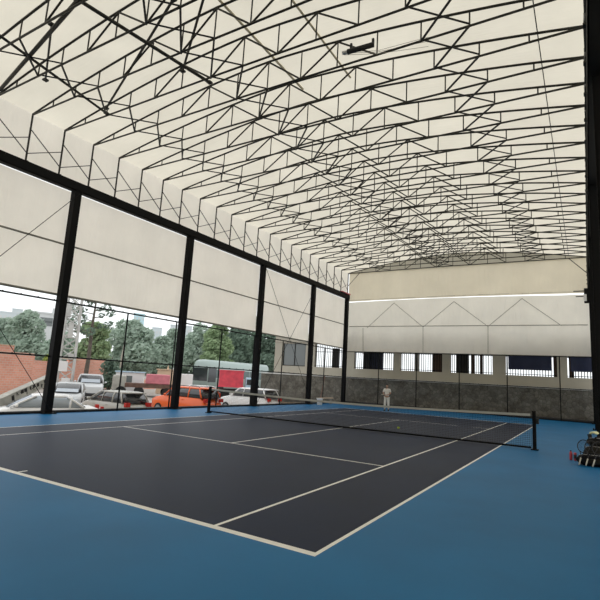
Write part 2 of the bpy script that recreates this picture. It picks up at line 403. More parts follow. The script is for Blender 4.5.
# ------------------------------------------------------------------ side canvas curtains
def curtain(x,y0,y1,z0,z1,label,midz=6.15,s=-1,rail=True):
    t=thing('canvas_curtain',label,'curtain',(x,(y0+y1)/2,z0),0,'roll-down canvas side curtains')
    h=(y1-y0)/2
    for n_,(a,c) in (('upper_panel',(midz,z1)),('lower_panel',(z0,midz))):
        b=MB(); ph=random.random()*6
        b.grid(lambda u,v:(.025*math.sin(u*9+ph)*math.sin(PI*v),-h+2*h*u,a-z0+(c-a)*v),24,6); b.build(n_,M['side'],t,True)
    b=MB(); b.tube([(-s*.05,-h,midz-z0),(-s*.05,h,midz-z0)],.035,6); b.build('middle_rail',M['hem'],t)
    b=MB(); b.tube([(-s*.03,-h,.03),(-s*.03,h,.03)],.045,8); b.build('hem_pipe',M['hem'],t)
    return t
cl=[('cream canvas curtain at the left edge, before the nearest left column',0,1),('cream canvas curtain between the first and second left columns, above the parked cars',1,2),
 ('cream canvas curtain above the orange car and the left net post',2,3),('cream canvas curtain crossed by two thin cables on the left wall',3,4),('narrow cream canvas curtain next to the far left corner',4,5)]
for l,i,j in cl: curtain(XL-.24,cy[i],cy[j]+(.35 if j==5 else 0),4.22,8.22,l)
for l,a,c in (('cream canvas curtain on the right wall beside the bags',-5.65,.4),('cream canvas curtain halfway along the right wall',.4,6.4),('cream canvas curtain on the right wall past the halfway column',6.4,12.3),('cream canvas curtain at the far end of the right wall',12.3,17.85)):
    curtain(XR+.36,a,c,.15,8.02,l,s=1)
# closing wall parts behind the viewer
b=MB(); b.bx(XL-.2,XR+.4,YN-.03,YN,0,11.4); tag(b.build('wall_near',M['farup']),kind='structure')
b=MB(); b.bx(XR+.36,XR+.38,YN,-5.7,.1,8.1); tag(b.build('wall_right_near',M['side']),kind='structure')

# ------------------------------------------------------------------ fence
def fence(label,posts,horizontal,base,rz,length):
    t=thing('mesh_fence',label,'fence',base,rz)
    for p in posts:
        b=MB(); b.tube([(p,0,0),(p,0,4.0)],.034,8); b.build('fence_post',M['fence'],t)
    for z,r in ((.04,.035),(2.0,.028),(4.0,.03)):
        b=MB(); b.tube([(0,0,z),(length,0,z)],r,6)
        k=.4
        while k<length: b.box((k,0,z+.03),(.02,.06,.03)); k+=.6
        b.build('fence_rail',M['fence'],t)
    return t
L0=-14.0
fence('black open frame fence between the left columns, looking out on the parking lot',[p-L0 for p in (-9.3,-3.13,-.33,2.94,5.85,8.9,14.56)],None,(XL-.05,L0,0),R(90),18.0-L0)
fence('black open frame fence along the far end below the canvas',[p-XL for p in (-5.76,-2.83,.21,3.3,6.38)],None,(XL,YF+.05,0),0,16.7)
b=MB(); b.bx(XL,8.3,YF+.12,YF+.24,0,.16); tag(b.build('trim_1',M['plastic']),kind='structure')
b=MB(); b.bx(XL-.42,XL-.3,L0,YF,0,.07); tag(b.build('trim_2',M['plastic']),kind='structure')

# ------------------------------------------------------------------ far canvas
t=thing('far_canvas_curtain','pale lower canvas curtain across the far end with triangular frame lines','curtain',(0,YF+.2,4.0))
b=MB(); 
def fl(u,v):
    x=XL-.3+16.95*u; zt=3.97+.11*math.sin(PI*min(1,u*1.1))
    return (x,.05*math.sin(u*23)*math.sin(PI*v)+.02*math.sin(u*71),zt*v)
b.grid(fl,120,10); b.build('canvas_sheet',M['far'],t,True)
def P(px,py): q=on_y(px,py,YF+.13); return (q.x,q.y-(YF+.2),q.z-4.0)
b=MB(); b.tube([(XL+.1,-.07,2.02),(8.0,-.07,2.02)],.028,6); b.build('frame_rail',M['seam'],t)
for a,c in (((367,328),(394,303)),((394,303),(423,327)),((423,327),(454,301.5)),((454,301.5),(488,326.5)),((488,326.5),(522,298.5)),((522,298.5),(561.5,325.7))):
    b=MB(); b.tube([P(*a),P(*c)],.02,6); b.build('frame_diagonal',M['seam'],t)
for a,c in (((363,328),(363,354)),((423,327),(423,353.5)),((488,326.5),(488,353.5))):
    b=MB(); b.tube([P(*a),P(*c)],.022,6); b.build('frame_upright',M['seam'],t)
b=MB(); b.tube([(XL+.1,0,.02),(8.05,0,.02)],.04,8); b.build('hem_pipe',M['hem'],t)
t=thing('far_canvas_valance','beige upper canvas hanging from the end truss above the pale far curtain','curtain',(0,YF+.02,8.1))
def fu(u,v):
    x=XL+16.6*u; return (x,.04*math.sin(u*31)*(1-v)+.02*math.sin(u*83)*(1-v),(TB-8.1)*v+(1-v)*(-.07+.06*math.sin(PI*u)))
b=MB(); b.grid(fu,140,8); b.build('canvas_sheet',M['farup'],t,True)
b=MB(); b.tube([(fu(i/40,0)[0],-.01,fu(i/40,0)[2]+.1) for i in range(41)],.012,5); b.build('hem_seam',M['seam'],t)
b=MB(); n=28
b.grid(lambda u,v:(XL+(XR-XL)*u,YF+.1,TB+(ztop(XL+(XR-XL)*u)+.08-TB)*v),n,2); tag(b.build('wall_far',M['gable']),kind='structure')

# flood light on right corner
t=thing('flood_light','small black floodlight on a bracket under the right eave near the far corner','floodlight',(8.0,17.6,7.75))
b=MB(); b.box((-.35,0,.32),(.7,.05,.05)); b.box((-.28,0,-.02),(.6,.05,.05)); b.build('bracket_arm',M['black'],t)
b=MB(); b.box((.02,-.05,0),(.3,.3,.9)); b.build('junction_box',M['black'],t)
b=MB(); b.box((-.08,-.26,-.15),(.16,.1,.42)); b.build('lamp_housing',M['white'],t)

# ------------------------------------------------------------------ tennis net
t=thing('tennis_net','black tennis net with a pale top band stretched across the court','tennis net',(0,0,0))
def nz(x): return .93+.13*(abs(x)/6.4)**1.7
b=MB(); th=.0035
k=0
x=-6.35
while x<=6.35:
    b.tube([(x,0,.06),(x,0,nz(x)-.03)],th,3,cap=False); x+=.05
for j in range(18):
    b.tube([(-6.36+.4*i,0,.06+(nz(-6.36+.4*i)-.09)*j/17) for i in range(33)],th,3,cap=False)
b.build('netting',M['netting'],t)
b=MB()
for y in (-.02,.02): b.grid(lambda u,v:(-6.34+12.68*u,y,nz(-6.34+12.68*u)-.07+.07*v),40,1)
b.grid(lambda u,v:(-6.34+12.68*u,-.02+.04*v,nz(-6.34+12.68*u)),40,1); b.build('top_band',M['band'],t)
b=MB(); b.tube([(-6.34+12.68*i/30,0,.045+.02*(abs(-1+2*i/30))) for i in range(31)],.03,6); b.build('bottom_band',M['black'],t)
for s,l in ((-1,'black square net post on the left side, by the parking lot'),(1,'black square net post on the right with a winch')):
    q=thing('net_post',l,'net post',(s*6.44,0,0),0,'net posts')
    b=MB(); b.box((0,0,.56),(.1,.1,1.12)); b.build('post',M['black'],q,bevel=.01)
    b=MB(); b.box((0,0,.015),(.2,.2,.03)); b.build('base_plate',M['black'],q)
    b=MB(); b.box((0,0,1.13),(.11,.11,.03)); b.build('cap',M['black'],q)
    if s>0:
        b=MB(); b.box((.09,0,.85),(.08,.1,.16)); b.tube([(.12,-.05,.85),(.12,-.13,.85)],.012,6); b.build('winch',M['steel'],q)
b=MB(); b.sphere((1.52,1.96,.045),.045,14,10); tag(b.build('tennis_ball',M['balls'],smooth=True),'yellow-green tennis ball lying on the dark court beyond the net','ball')

# ------------------------------------------------------------------ person beyond the net
def skinobj(name,verts,edges,radii,material,parent,sub=2,root=0):
    me=bpy.data.meshes.new(name); me.from_pydata(verts,edges,[]); o=bpy.data.objects.new(name,me); C.objects.link(o); o.parent=parent
    o.modifiers.new('skin','SKIN').use_smooth_shade=True
    if not me.skin_vertices: me.attributes
    sv=me.skin_vertices[0].data if me.skin_vertices else None
    for i,r in enumerate(radii):
        rr=r if isinstance(r,tuple) else (r,r); sv[i].radius=rr; sv[i].use_root=(i==root)
    s=o.modifiers.new('sub','SUBSURF'); s.levels=sub; s.render_levels=sub
    me.materials.append(material); return o
pf=on_y(386.5,410.6,12.6)
pt=thing('person','person in white shirt and white trousers standing beyond the net holding a racket','person',(pf.x,12.6,0),R(12))
# faces -y in local space
pt.scale=(.95,.95,.95)
V=[(0,0,.93),(0,.01,1.08),(0,.02,1.25),(0,.02,1.40),(0,.01,1.47),(0,-.01,1.52),
   (.17,.02,1.39),(.24,0,1.16),(.13,-.19,1.06),(.07,-.25,1.05),
   (-.17,.02,1.39),(-.25,0,1.16),(-.17,-.19,1.05),(-.10,-.26,1.03),
   (.09,0,.88),(.11,-.03,.49),(.12,.02,.09),(.12,-.10,.04),
   (-.09,0,.88),(-.11,-.03,.49),(-.13,.02,.09),(-.14,-.10,.04)]
E_=[(0,1),(1,2),(2,3),(3,4),(4,5),(3,6),(6,7),(7,8),(8,9),(3,10),(10,11),(11,12),(12,13),(0,14),(14,15),(15,16),(16,17),(0,18),(18,19),(19,20),(20,21)]
RA=[(.13,.10),(.12,.09),(.14,.10),(.13,.09),.05,.048,.055,.042,.030,.028,.055,.042,.030,.028,.08,.055,.038,.035,.08,.055,.038,.035]
body=skinobj('body',V,E_,RA,M['skin'],pt)
b=MB(); 
def head(u,v):
    th=PI*v; ph=2*PI*u; a=math.sin(th)
    x=.075*a*math.cos(ph); y=.093*a*math.sin(ph)-.02; z=.118*math.cos(th)
    if z<0: x*=1+z*1.6; y*=1+z*.8
    return (x,y,1.615+z)
b.grid(head,20,14); b.sphere((0,-.118,1.60),.017,8,6,(.8,1,1.3)); 
for s in(-1,1): b.sphere((s*.076,-.015,1.61),.026,8,6,(.35,.7,1.1))
hd=b.build('head',M['skin'],pt,True)
b=MB()
for s in(-1,1): b.sphere((s*.028,-.103,1.628),.010,8,6)
b.box((0,-.103,1.557),(.045,.012,.008)); b.build('eyes_and_mouth',M['hair'],hd)
b=MB(); b.grid(lambda u,v:(.083*math.sin(PI*.55*v)*math.cos(2*PI*u),.102*math.sin(PI*.55*v)*math.sin(2*PI*u)-.008+.012*v,1.625+.122*math.cos(PI*.55*v)+(.05*v if math.sin(2*PI*u)<-.3 else -.03*v)),20,8)
b.build('hair',M['hair'],pt,True)
# clothes
V2=[(0,0,.94),(0,.01,1.08),(0,.02,1.25),(0,.02,1.395),(.17,.02,1.39),(.235,0,1.20),(-.17,.02,1.39),(-.245,0,1.20),(0,.005,1.445)]
skinobj('shirt',V2,[(0,1),(1,2),(2,3),(3,4),(4,5),(3,6),(6,7),(3,8)],[(.17,.13),(.15,.12),(.17,.125),(.15,.11),.075,.065,.075,.065,.06],M['shirt'],pt)
V3=[(0,0,.97),(.09,0,.87),(.11,-.03,.49),(.12,.02,.14),(-.09,0,.87),(-.11,-.03,.49),(-.13,.02,.14)]
skinobj('trousers',V3,[(0,1),(1,2),(2,3),(0,4),(4,5),(5,6)],[(.15,.12),.105,.085,.07,.105,.085,.07],M['shirt'],pt)
for s in(-1,1):
    b=MB(); b.sphere((s*.13,-.06,.045),.05,12,8,(.95,2.6,.9)); b.box((s*.13,-.06,.012),(.09,.27,.022)); b.build('shoe',M['shoe'],pt,True)
    # five fingers on each hand
    hx=.07 if s>0 else -.10; hy=-.25 if s>0 else -.26; hz=1.05 if s>0 else 1.03
    for i,(ln) in enumerate((.075,.085,.08,.065)):
        z=hz+.028-.02*i
        v=[(hx,hy,z),(hx-s*.03,hy-.03,z),(hx-s*.05,hy-.02,z-.004),(hx-s*(ln-.01),hy+.015,z-.006)]
        skinobj('finger',v,[(0,1),(1,2),(2,3)],[.010,.0095,.009,.008],M['skin'],pt,1)
    v=[(hx,hy+.02,hz+.025),(hx-s*.02,hy+.035,hz+.045),(hx-s*.045,hy+.02,hz+.055)]
    skinobj('thumb',v,[(0,1),(1,2)],[.012,.011,.009],M['skin'],pt,1)
def racket(loc,rot,label,frame_m,group=None):
    t=thing('tennis_racket',label,'tennis racket',loc,0,group); t.rotation_euler=rot
    b=MB(); b.tube([(0,0,0),(0,0,.19)],.017,8); b.build('grip',M['grip'],t,True)
    b=MB(); b.tube([(.0,0,.19),(.0,0,.26)],.012,8); b.tube([(0,0,.25),(.06,0,.36)],.009,6); b.tube([(0,0,.25),(-.06,0,.36)],.009,6)
    b.tube([(.13*math.cos(a),0,.51+.17*math.sin(a)) for a in [2*PI*i/24 for i in range(25)]],.011,6); b.build('frame',frame_m,t,True)
    b=MB()
    for i in range(-5,6):
        x=i*.021; h=.165*math.sqrt(max(0,1-(x/.13)**2)); b.tube([(x,0,.51-h),(x,0,.51+h)],.0012,3)
    for i in range(-7,8):
        z=i*.021; h=.125*math.sqrt(max(0,1-(z/.17)**2)); b.tube([(-h,0,.51+z),(h,0,.51+z)],.0012,3)
    b.build('strings',M['bagtrim'],t)
    return t
racket((pf.x-.10,12.6-.32,1.0),(R(60),R(-78),0),'dark tennis racket held at waist height by the person in white',M['shoe'])

# ------------------------------------------------------------------ bags at right
t=thing('folding_chair','black folding chair half hidden behind the right-edge column, piled with bags','chair',(8.05,-1.05,0),R(80)); t.scale=(.82,.82,.82)
for s in(-1,1):
    b=MB(); b.tube([(s*.24,-.22,0),(s*.24,.16,.46),(s*.24,.24,.84)],.013,8); b.build('leg',M['steel'],t)
    b=MB(); b.tube([(s*.22,.22,0),(s*.22,-.18,.46)],.013,8); b.build('leg',M['steel'],t)
b=MB(); b.box((0,-.01,.46),(.46,.42,.035)); b.build('seat',M['bagm'],t,bevel=.01)
b=MB(); b.box((0,.22,.73),(.48,.03,.22),rx=R(-12)); b.build('backrest',M['bagm'],t,bevel=.01)
def bag(name,loc,rz,d,label,tilt=0,m='bagm'):
    t=thing(name,label,'bag',loc,rz); t.rotation_euler=(tilt,0,rz)
    L_,W_,H_=d; rings=[]
    for i in range(13):
        u=-1+2*i/12; k=(1-abs(u)**3.2)**.5 if abs(u)<1 else .12; k=max(k,.15)
        rings.append([(u*L_/2,W_/2*k*math.copysign(abs(math.cos(a))**.7,math.cos(a)),H_/2+H_/2*k*math.copysign(abs(math.sin(a))**.7,math.sin(a))*(1-.15*u)) for a in [2*PI*j/14 for j in range(14)]])
    b=MB(); b.loft(rings); b.build('bag_body',M[m],t,True)
    b=MB(); b.tube([(-L_*.42,0,H_*.93),(-L_*.2,0,H_*1.0),(L_*.2,0,H_*1.0),(L_*.42,0,H_*.90)],.008,6); b.build('zipper',M['alu'],t)
    b=MB(); b.tube([(-L_*.25,-W_*.3,H_*.85),(-L_*.15,-W_*.55,H_*1.25),(L_*.15,-W_*.55,H_*1.25),(L_*.25,-W_*.3,H_*.85)],.014,6); b.build('carry_strap',M['bagtrim'],t,True)
    b=MB(); b.box((0,-W_*.5,H_*.5),(L_*.5,.03,H_*.4)); b.build('side_pocket',M['bagtrim'],t,bevel=.01)
    return t
bag('racket_bag',(7.95,-2.12,0),R(8),(.80,.34,.26),'black racket bag lying flat on the blue floor by the right column')
bag('racket_bag',(8.05,-1.08,.40),R(20),(.55,.30,.2),'black bag stacked on the seat of the folding chair')
b_=bag('backpack',(8.0,-1.60,0),R(4),(.60,.34,.42),'olive black backpack standing between the chair and the flat floor bag',0,'bagtrim')
for (lx,ly,rx,ry,l) in ((7.62,-2.44,R(-30),R(14),'pale gripped tennis racket leaning on the bags, outermost towards the net'),
                        (7.76,-2.47,R(-30),R(16),'pale gripped tennis racket leaning in the middle of the bag pile'),
                        (7.90,-2.49,R(-30),R(18),'pale gripped tennis racket nearest the right column, leaning on the bags')):
    racket((lx,ly,.03),(rx,ry,0),l,M['shoe'],'rackets leaning on the bag pile')
t=thing('drink_bottle','red drink bottle standing on the blue floor left of the bags','bottle',(7.42,-1.40,0))
b=MB(); b.tube([(0,0,0),(0,0,.02),(0,0,.17),(0,0,.20),(0,0,.22)],[.034,.037,.037,.03,.018],14); b.build('bottle_body',M['redcan'],t,True)
b=MB(); b.tube([(0,0,.22),(0,0,.25)],.018,10); b.build('cap',M['shoe'],t)
t=thing('drink_can','dark red can standing beside the red bottle','can',(7.52,-1.45,0))
b=MB(); b.tube([(0,0,0),(0,0,.01),(0,0,.19),(0,0,.205)],[.03,.036,.036,.03],14); b.build('can_body',M['redcan'],t,True)
b=MB(); b.tube([(0,0,.06),(0,0,.15)],.0368,14); b.build('dark_label_band',M['shoe'],t)
q=on_y(591,437,-1.15)
b=MB(); b.grid(lambda u,v:(-.15+.3*u,.09*math.sin((v-.5)*2.6)*1.0,.045*math.cos((v-.5)*3)+.012*math.sin(u*9)),12,10)
o=b.build('folded_towel',M['yellow'],smooth=True); o.location=(7.97,-.86,.70); o.rotation_euler=(0,0,R(75)-PI/2*0); tag(o,'pale yellow towel folded over the top of the folding chair','towel')
s_=o.modifiers.new('solid','SOLIDIFY'); s_.thickness=.035

# small items by the fourth left column
t=thing('plastic_bin','small white plastic bin on the floor edge beside a left column near the corner','bin',(-7.85,12.85,0))
b=MB(); b.loft([[(a*.16*k,c*.16*k,z) for a,c in((-1,-1),(1,-1),(1,1),(-1,1))] for k,z in ((.8,0),(1,.42))]); b.build('bin_body',M['white'],t,bevel=.01)
b=MB(); b.box((0,0,.43),(.36,.36,.03)); b.build('rim',M['white'],t)
t=thing('low_bench','low grey bench with a pale top at the foot of a left column','bench',(-8.15,14.2,0),R(90))
b=MB(); b.box((0,0,.42),(2.2,.2,.05)); b.build('bench_top',M['tan'],t)
for s in(-1,1):
    b=MB(); b.box((s*.9,0,.2),(.06,.18,.4)); b.build('leg',M['hem'],t)
b=MB(); b.tube([(-9.6,16.0,-.3),(-9.9,17.3,2.0)],.04,6); tag(b.build('leaning_plank',M['brown']),'dark reddish plank leaning against the rubble wall outside the left fence','plank')

# ------------------------------------------------------------------ building beyond the far end
FY=20.0
wins=[(-15.7,-13.35),(-12.4,-9.55),(-8.65,-5.25),(-4.7,-1.45),(-.85,2.1),(2.95,6.15),(6.75,10.2)]
b=MB(); z0,z1=2.75,4.75
b.bx(-16.6,16,FY,FY+.3,-1.2,z0); b.bx(-16.6,16,FY,FY+.3,z1,5.6)
ed=[-16.6]+[e for w in wins for e in w]+[16]
for i in range(0,len(ed),2): b.bx(ed[i],ed[i+1],FY,FY+.3,z0,z1)
b.bx(-16.6,16,FY-.05,FY+.0,4.85,5.0)
bt=thing('cream_building','long cream rendered building with barred openings behind the far end','building',(0,0,0))
b.build('facade',M['cream'],bt)
b=MB(); b.bx(-16.6,16,FY+.3,FY+3.2,-1.2,2.3); b.build('corridor_floor',M['cream'],bt)
b=MB()
b.bx(-16.6,16,FY+.3,FY+3.2,5.3,5.6); b.build('roof_slab',M['cream'],bt)
b=MB(); b.bx(-7.8,16,19.35,FY,4.98,5.08); b.build('added_shade_slab',M['concrete'],bt)  # unseen slab added to shade the facade and stone wall
for i,(a,c) in enumerate(wins):
    if i==0: 
        b=MB(); b.bx(a,c,FY+.12,FY+.16,z0,z1); p=b.build('window',M['win'],bt)
        b=MB()
        for e in (a,c-.05,(a+c)/2): b.bx(e,e+.05,FY+.06,FY+.12,z0,z1)
        b.bx(a,c,FY+.06,FY+.12,z0,z0+.06); b.build('window_frame',M['steel'],p); continue
    b=MB(); x=a+.12
    while x<c: b.tube([(x,FY+.12,z0),(x,FY+.12,z1)],.027,5); x+=.17
    b.bx(a,c,FY+.1,FY+.14,z0+.08,z0+.12); b.bx(a,c,FY+.1,FY+.14,z0+1.3,z0+1.34)
    b.build('window_bars',M['fence'],bt)
for (x,w,m) in ((-8.2,.7,'plastic'),(-7.4,1.2,'navytarp'),(-2.2,.8,'door'),(-3.9,.35,'concrete'),(-5.6,.4,'concrete'),(-.35,.9,'plastic'),(.45,.25,'door'),(1.05,.2,'door'),(-11.2,.6,'plastic'),(-10.3,.5,'door'),(6.0,.25,'door'),(6.95,.3,'door'),(-14.3,.8,'concrete')):
    b=MB(); b.bx(x-w/2,x+w/2,FY+1.6,FY+1.75,2.3,4.6 if m not in('plastic','navytarp') else 4.5); b.build('inner_pillar',M[m],bt)
for i,(a,c) in enumerate(((3.15,5.85),(6.95,10.0))):
    b=MB(); b.grid(lambda u,v:(a+(c-a)*u,FY-.08+.04*math.sin(u*15),3.15+(4.1-3.15)*v+.5*v*0+.0*u),24,6)
    b.grid(lambda u,v:(a+(c-a)*u,FY-.04+.04*math.sin(u*15),3.15+(4.7-3.15)*v),24,6)
    tag(b.build('navy_tarpaulin',M['navytarp'],smooth=True),['navy blue tarpaulin hung over the second opening from the right','navy blue tarpaulin hung over the rightmost opening'][i],'tarpaulin','navy tarpaulins')
# rubble stone retaining wall
b=MB(); b.bx(-17.2,12,18.95,FY-.02,-1.2,1.95); b.bx(-17.2,12,18.9,FY-.02,1.95,2.05,1)
tag(b.build('stone_wall',[M['stone'],M['concrete']]),'rubble stone retaining wall running below the cream building','stone wall')

# ------------------------------------------------------------------ cars
def car(label,paint,loc,rz,kind='hatch',glass='glass',rails=False,screen=False):
    K=dict(hatch=(4.3,1.76,1.5,.96,(-.95,-2.02,1.35,.35)),suv=(4.8,1.92,1.78,1.17,(-1.0,-2.3,1.25,.6)),sedan=(4.7,1.8,1.42,.92,(-1.75,-.95,1.45,.55)),van=(4.6,1.8,1.92,1.05,(-2.15,-2.2,2.0,.9)))[kind]
    L_,W_,H_,ZB,(rb,_,fb,ft)=K
    t=thing('car',label,'car',loc,rz,'parked cars'); w=W_/2; pm=M[paint]
    fx=L_/2; zb=ZB
    st=[(-fx,.62,.80),(-fx+.12,.80,.90),(-fx+.5,zb,.97),(-.9,zb+.01,1.0),(.4,zb,1.0),(1.2,zb-.02,.99),(fx-.5,zb-.14,.95),(fx-.12,zb-.26,.86),(fx,.52,.74)]
    rings=[]
    for x,z,k in st:
        a=w*k; rings.append([(x,-a*.82,.2),(x,-a*.99,.34),(x,-a,.58),(x,-a*.97,z-.08),(x,-a*.86,z),(x,a*.86,z),(x,a*.97,z-.08),(x,a,.58),(x,a*.99,.34),(x,a*.82,.2)])
    b=MB(); b.loft(rings); o=b.build('body',pm,t,True); s=o.modifiers.new('e','EDGE_SPLIT'); s.split_angle=R(50)
    # greenhouse glass
    rt_=-fx+ (.55 if kind in('hatch','suv','van') else 1.45); rb_=-fx+(.22 if kind in('hatch','suv','van') else .75)
    ftp=ft; fbt=fb
    def ring(xr,xf,k,z): 
        n=4; a=w*k
        return [(xr,-a*.8,z),(xr+.25,-a,z),((xr+xf)/2,-a*1.01,z),(xf-.35,-a,z),(xf,-a*.72,z),(xf,a*.72,z),(xf-.35,a,z),((xr+xf)/2,a*1.01,z),(xr+.25,a,z),(xr,a*.8,z)]
    lv=[(0,.93),(.5,.87),(.92,.78)]
    rg=[ring(rb_+(rt_-rb_)*s_,fbt+(ftp-fbt)*s_,k,zb-.02+(H_-zb)*s_) for s_,k in lv]
    b=MB(); b.loft(rg); b.build('windows',M[glass],t,True)
    b=MB(); b.loft([ring(rt_-.06,ftp+.06,.80,H_-.10),ring(rt_-.02,ftp,.77,H_-.03),ring(rt_+.15,ftp-.2,.62,H_)]); b.build('roof',pm,t,True)
    if screen:
        b=MB(); a0=w*.70; a1=w*.60; x0_,x1_=fbt+.03,ftp+.03
        b.add([(x0_,-a0,zb+.03),(x0_,a0,zb+.03),(x1_,a1,H_-.12),(x1_,-a1,H_-.12),(x0_-.03,-a0,zb+.03),(x0_-.03,a0,zb+.03),(x1_-.03,a1,H_-.12),(x1_-.03,-a1,H_-.12)],[(0,1,2,3),(7,6,5,4),(0,4,5,1),(1,5,6,2),(2,6,7,3),(3,7,4,0)])
        b.build('windscreen',M['paleglass'],t)  # sky reflection put into the panel's pale colour
    # pillars
    for sy in(-1,1):
        for (xb,xt) in ((fbt-.12,ftp-.14),(.0,-.05),(-.95 if kind!='sedan' else -.9,-.95),(rb_+.12,rt_+.12)):
            b=MB(); z=H_-.06
            b.tube([(xb,sy*w*.93,zb-.03),((xb+xt)/2,sy*w*.885,(zb+z)/2),(xt,sy*w*.79,z)],.045 if abs(xb)>.3 else .025,6); b.build('pillar',pm,t,True)
        b=MB(); b.sphere((fbt-.35,sy*(w+.09),zb+.06),.1,10,6,(.7,1,.7)); b.build('wing_mirror',pm,t,True)
        for x in (-fx+.82,fx-.88):
            b=MB(); b.tube([(x,sy*(w-.2),.32),(x,sy*(w+.01),.32)],.32,20); wh=b.build('wheel',M['tyre'],t)
            b=MB(); b.tube([(x,sy*(w+.0),.32),(x,sy*(w+.025),.32)],.2,16); b.build('rim',M['rim'],wh)
        b=MB(); b.box((-fx+.13,sy*w*.74,.86 if kind!='suv' else 1.02),(.16,.3,.22 if kind!='van' else .4)); b.build('tail_light',M['taillight'],t,bevel=.02)
        b=MB(); b.box((fx-.14,sy*w*.66,.60),(.2,.34,.14)); b.build('headlight',M['headlight'],t,bevel=.03)
        for x in (.55,-.55):
            b=MB(); b.box((x,sy*(w*.985),zb-.18),(.16,.03,.03)); b.build('door_handle',pm,t)
        b=MB(); b.box((0,sy*(w-.03),.26),(L_*.55,.08,.12)); b.build('sill_trim',M['plastic'],t)
    b=MB(); b.box((-fx+.03,0,.42),(.2,W_*.84,.26)); b.build('rear_bumper',M['plastic'],t,bevel=.04)
    b=MB(); b.box((fx-.03,0,.36),(.2,W_*.78,.22)); b.build('front_bumper',M['plastic'],t,bevel=.04)
    b=MB(); b.box((-fx-.02,0,.68),(.03,.45,.14)); b.build('number_plate',M['paleblue'],t)
    if kind in('hatch','suv'):
        b=MB(); b.box((rt_-.12,0,H_-.05),(.3,W_*.66,.04)); b.build('rear_spoiler',pm,t,bevel=.01)
    if rails:
        for sy in(-1,1):
            b=MB(); b.tube([(rt_+.2,sy*w*.68,H_),(rt_+.35,sy*w*.68,H_+.05),(ftp-.3,sy*w*.68,H_+.05),(ftp-.15,sy*w*.68,H_)],.018,6); b.build('roof_rail',M['plastic'],t)
    return t
car('white low sedan parked sideways, seen behind the nearest left column','p_white',(-12.5,-3.75,gz(-12.5)),R(242),'sedan','paleglass')
car('white rounded van cut by the left picture edge, before the brick wall','p_white',(-17.3,-6.9,gz(-17.3)),R(58),'van')
def place(px,py,z,off=0):
    v=ray(px,py); q=cam_p+v*((z-cam_p.z)/v.z); return q
car('warm grey hatchback with red tail light, its black rear bumper towards the court','p_grey',(-14.3,1.3,gz(-14.3)),R(176),'hatch')
car('bright orange SUV parked behind the second left column','p_orange',(-14.4,6.9,gz(-14.4)),R(180),'suv',rails=True)
car('white estate car parked right of the left net post','p_white',(-14.1,13.3,gz(-14.1)),R(180),'suv')
car('white hatchback partly hidden between the orange SUV and the white estate','p_white',(-19.8,13.4,gz(-19.8)),R(180),'hatch')
q=at_dist(70,383,33); car('silver car with a pale windscreen parked behind the white sedan','p_silver',(q.x,q.y,gz(q.x)),R(-38),'hatch',screen=True)
q=at_dist(91,379,40.5); car('silver SUV with a pale windscreen parked farther back, before the brick wall','p_silver',(q.x,q.y,gz(q.x)),R(-36),'suv',screen=True)

# ------------------------------------------------------------------ lot objects
# brick wall
bw=thing('brick_wall','salmon coloured brick wall with a stepped top behind the parked cars','brick wall',(-34,0,0))
b=MB()
for y0,y1,z in ((-16,5.9,3.0),(5.9,7.9,2.35),(7.9,11.2,1.95),(11.2,15.1,2.45),(15.1,17.2,1.2),(17.2,22,.6)): b.bx(-.2,.2,y0,y1,-1,z)
b.build('brickwork',M['brick'],bw)
b=MB(); b.box((.4,-3,2.3),(.05,12,.08)); b.box((.3,10.6,2.25),(.3,3,.12)); b.build('coping',M['tan'],bw)
bw=thing('brick_wall','taller salmon brick wall section at the left edge, nearer than the long wall','brick wall',(-25,0,0))
b=MB(); 
def on_x(px,py,X): v=ray(px,py); return cam_p+v*((X-cam_p.x)/v.x)
e1=on_x(13,346,-25); e2=on_x(32,360,-25)
b.bx(-.2,.2,-12,e1.y,-1,e1.z); b.bx(-.2,.2,e1.y,e2.y,-1,e2.z+.45); b.build('brickwork',M['brick'],bw)
b=MB(); b.bx(-.24,.24,-12,e1.y,e1.z,e1.z+.05); b.build('coping',M['tan'],bw)
# grey sloping beam
a=at_dist(-14,408,24); c=at_dist(50,379,27)
t=thing('sloping_beam','weathered grey sloping beam with dark marks along its side, above the white sedan','beam',tuple(a)); d=c-a; ln=d.length
rz=math.atan2(d.y,d.x); ry=-math.asin(d.z/ln)
t.rotation_euler=(0,ry,rz)
b=MB(); b.bx(0,ln,-.15,.15,-.17,.17); b.bx(0,ln,-.19,.19,.17,.21); b.bx(0,ln,-.19,.19,-.21,-.17); b.build('beam_body',M['boom'],t)
random.seed(3)
for i in range(11):
    x=ln*.34+i*.26; b=MB()
    for k_ in range(3): b.box((x+random.uniform(-.06,.06),-.155,random.uniform(-.1,.1)),(random.choice((.04,.15)),.012,random.choice((.04,.16))))
    b.build('dark_marking',M['plastic'],t)
b=MB(); b.tube([(ln*.97,0,-.2),(ln*.97,.3,-2.2)],.06,8); b.build('support_post',M['boom'],t)
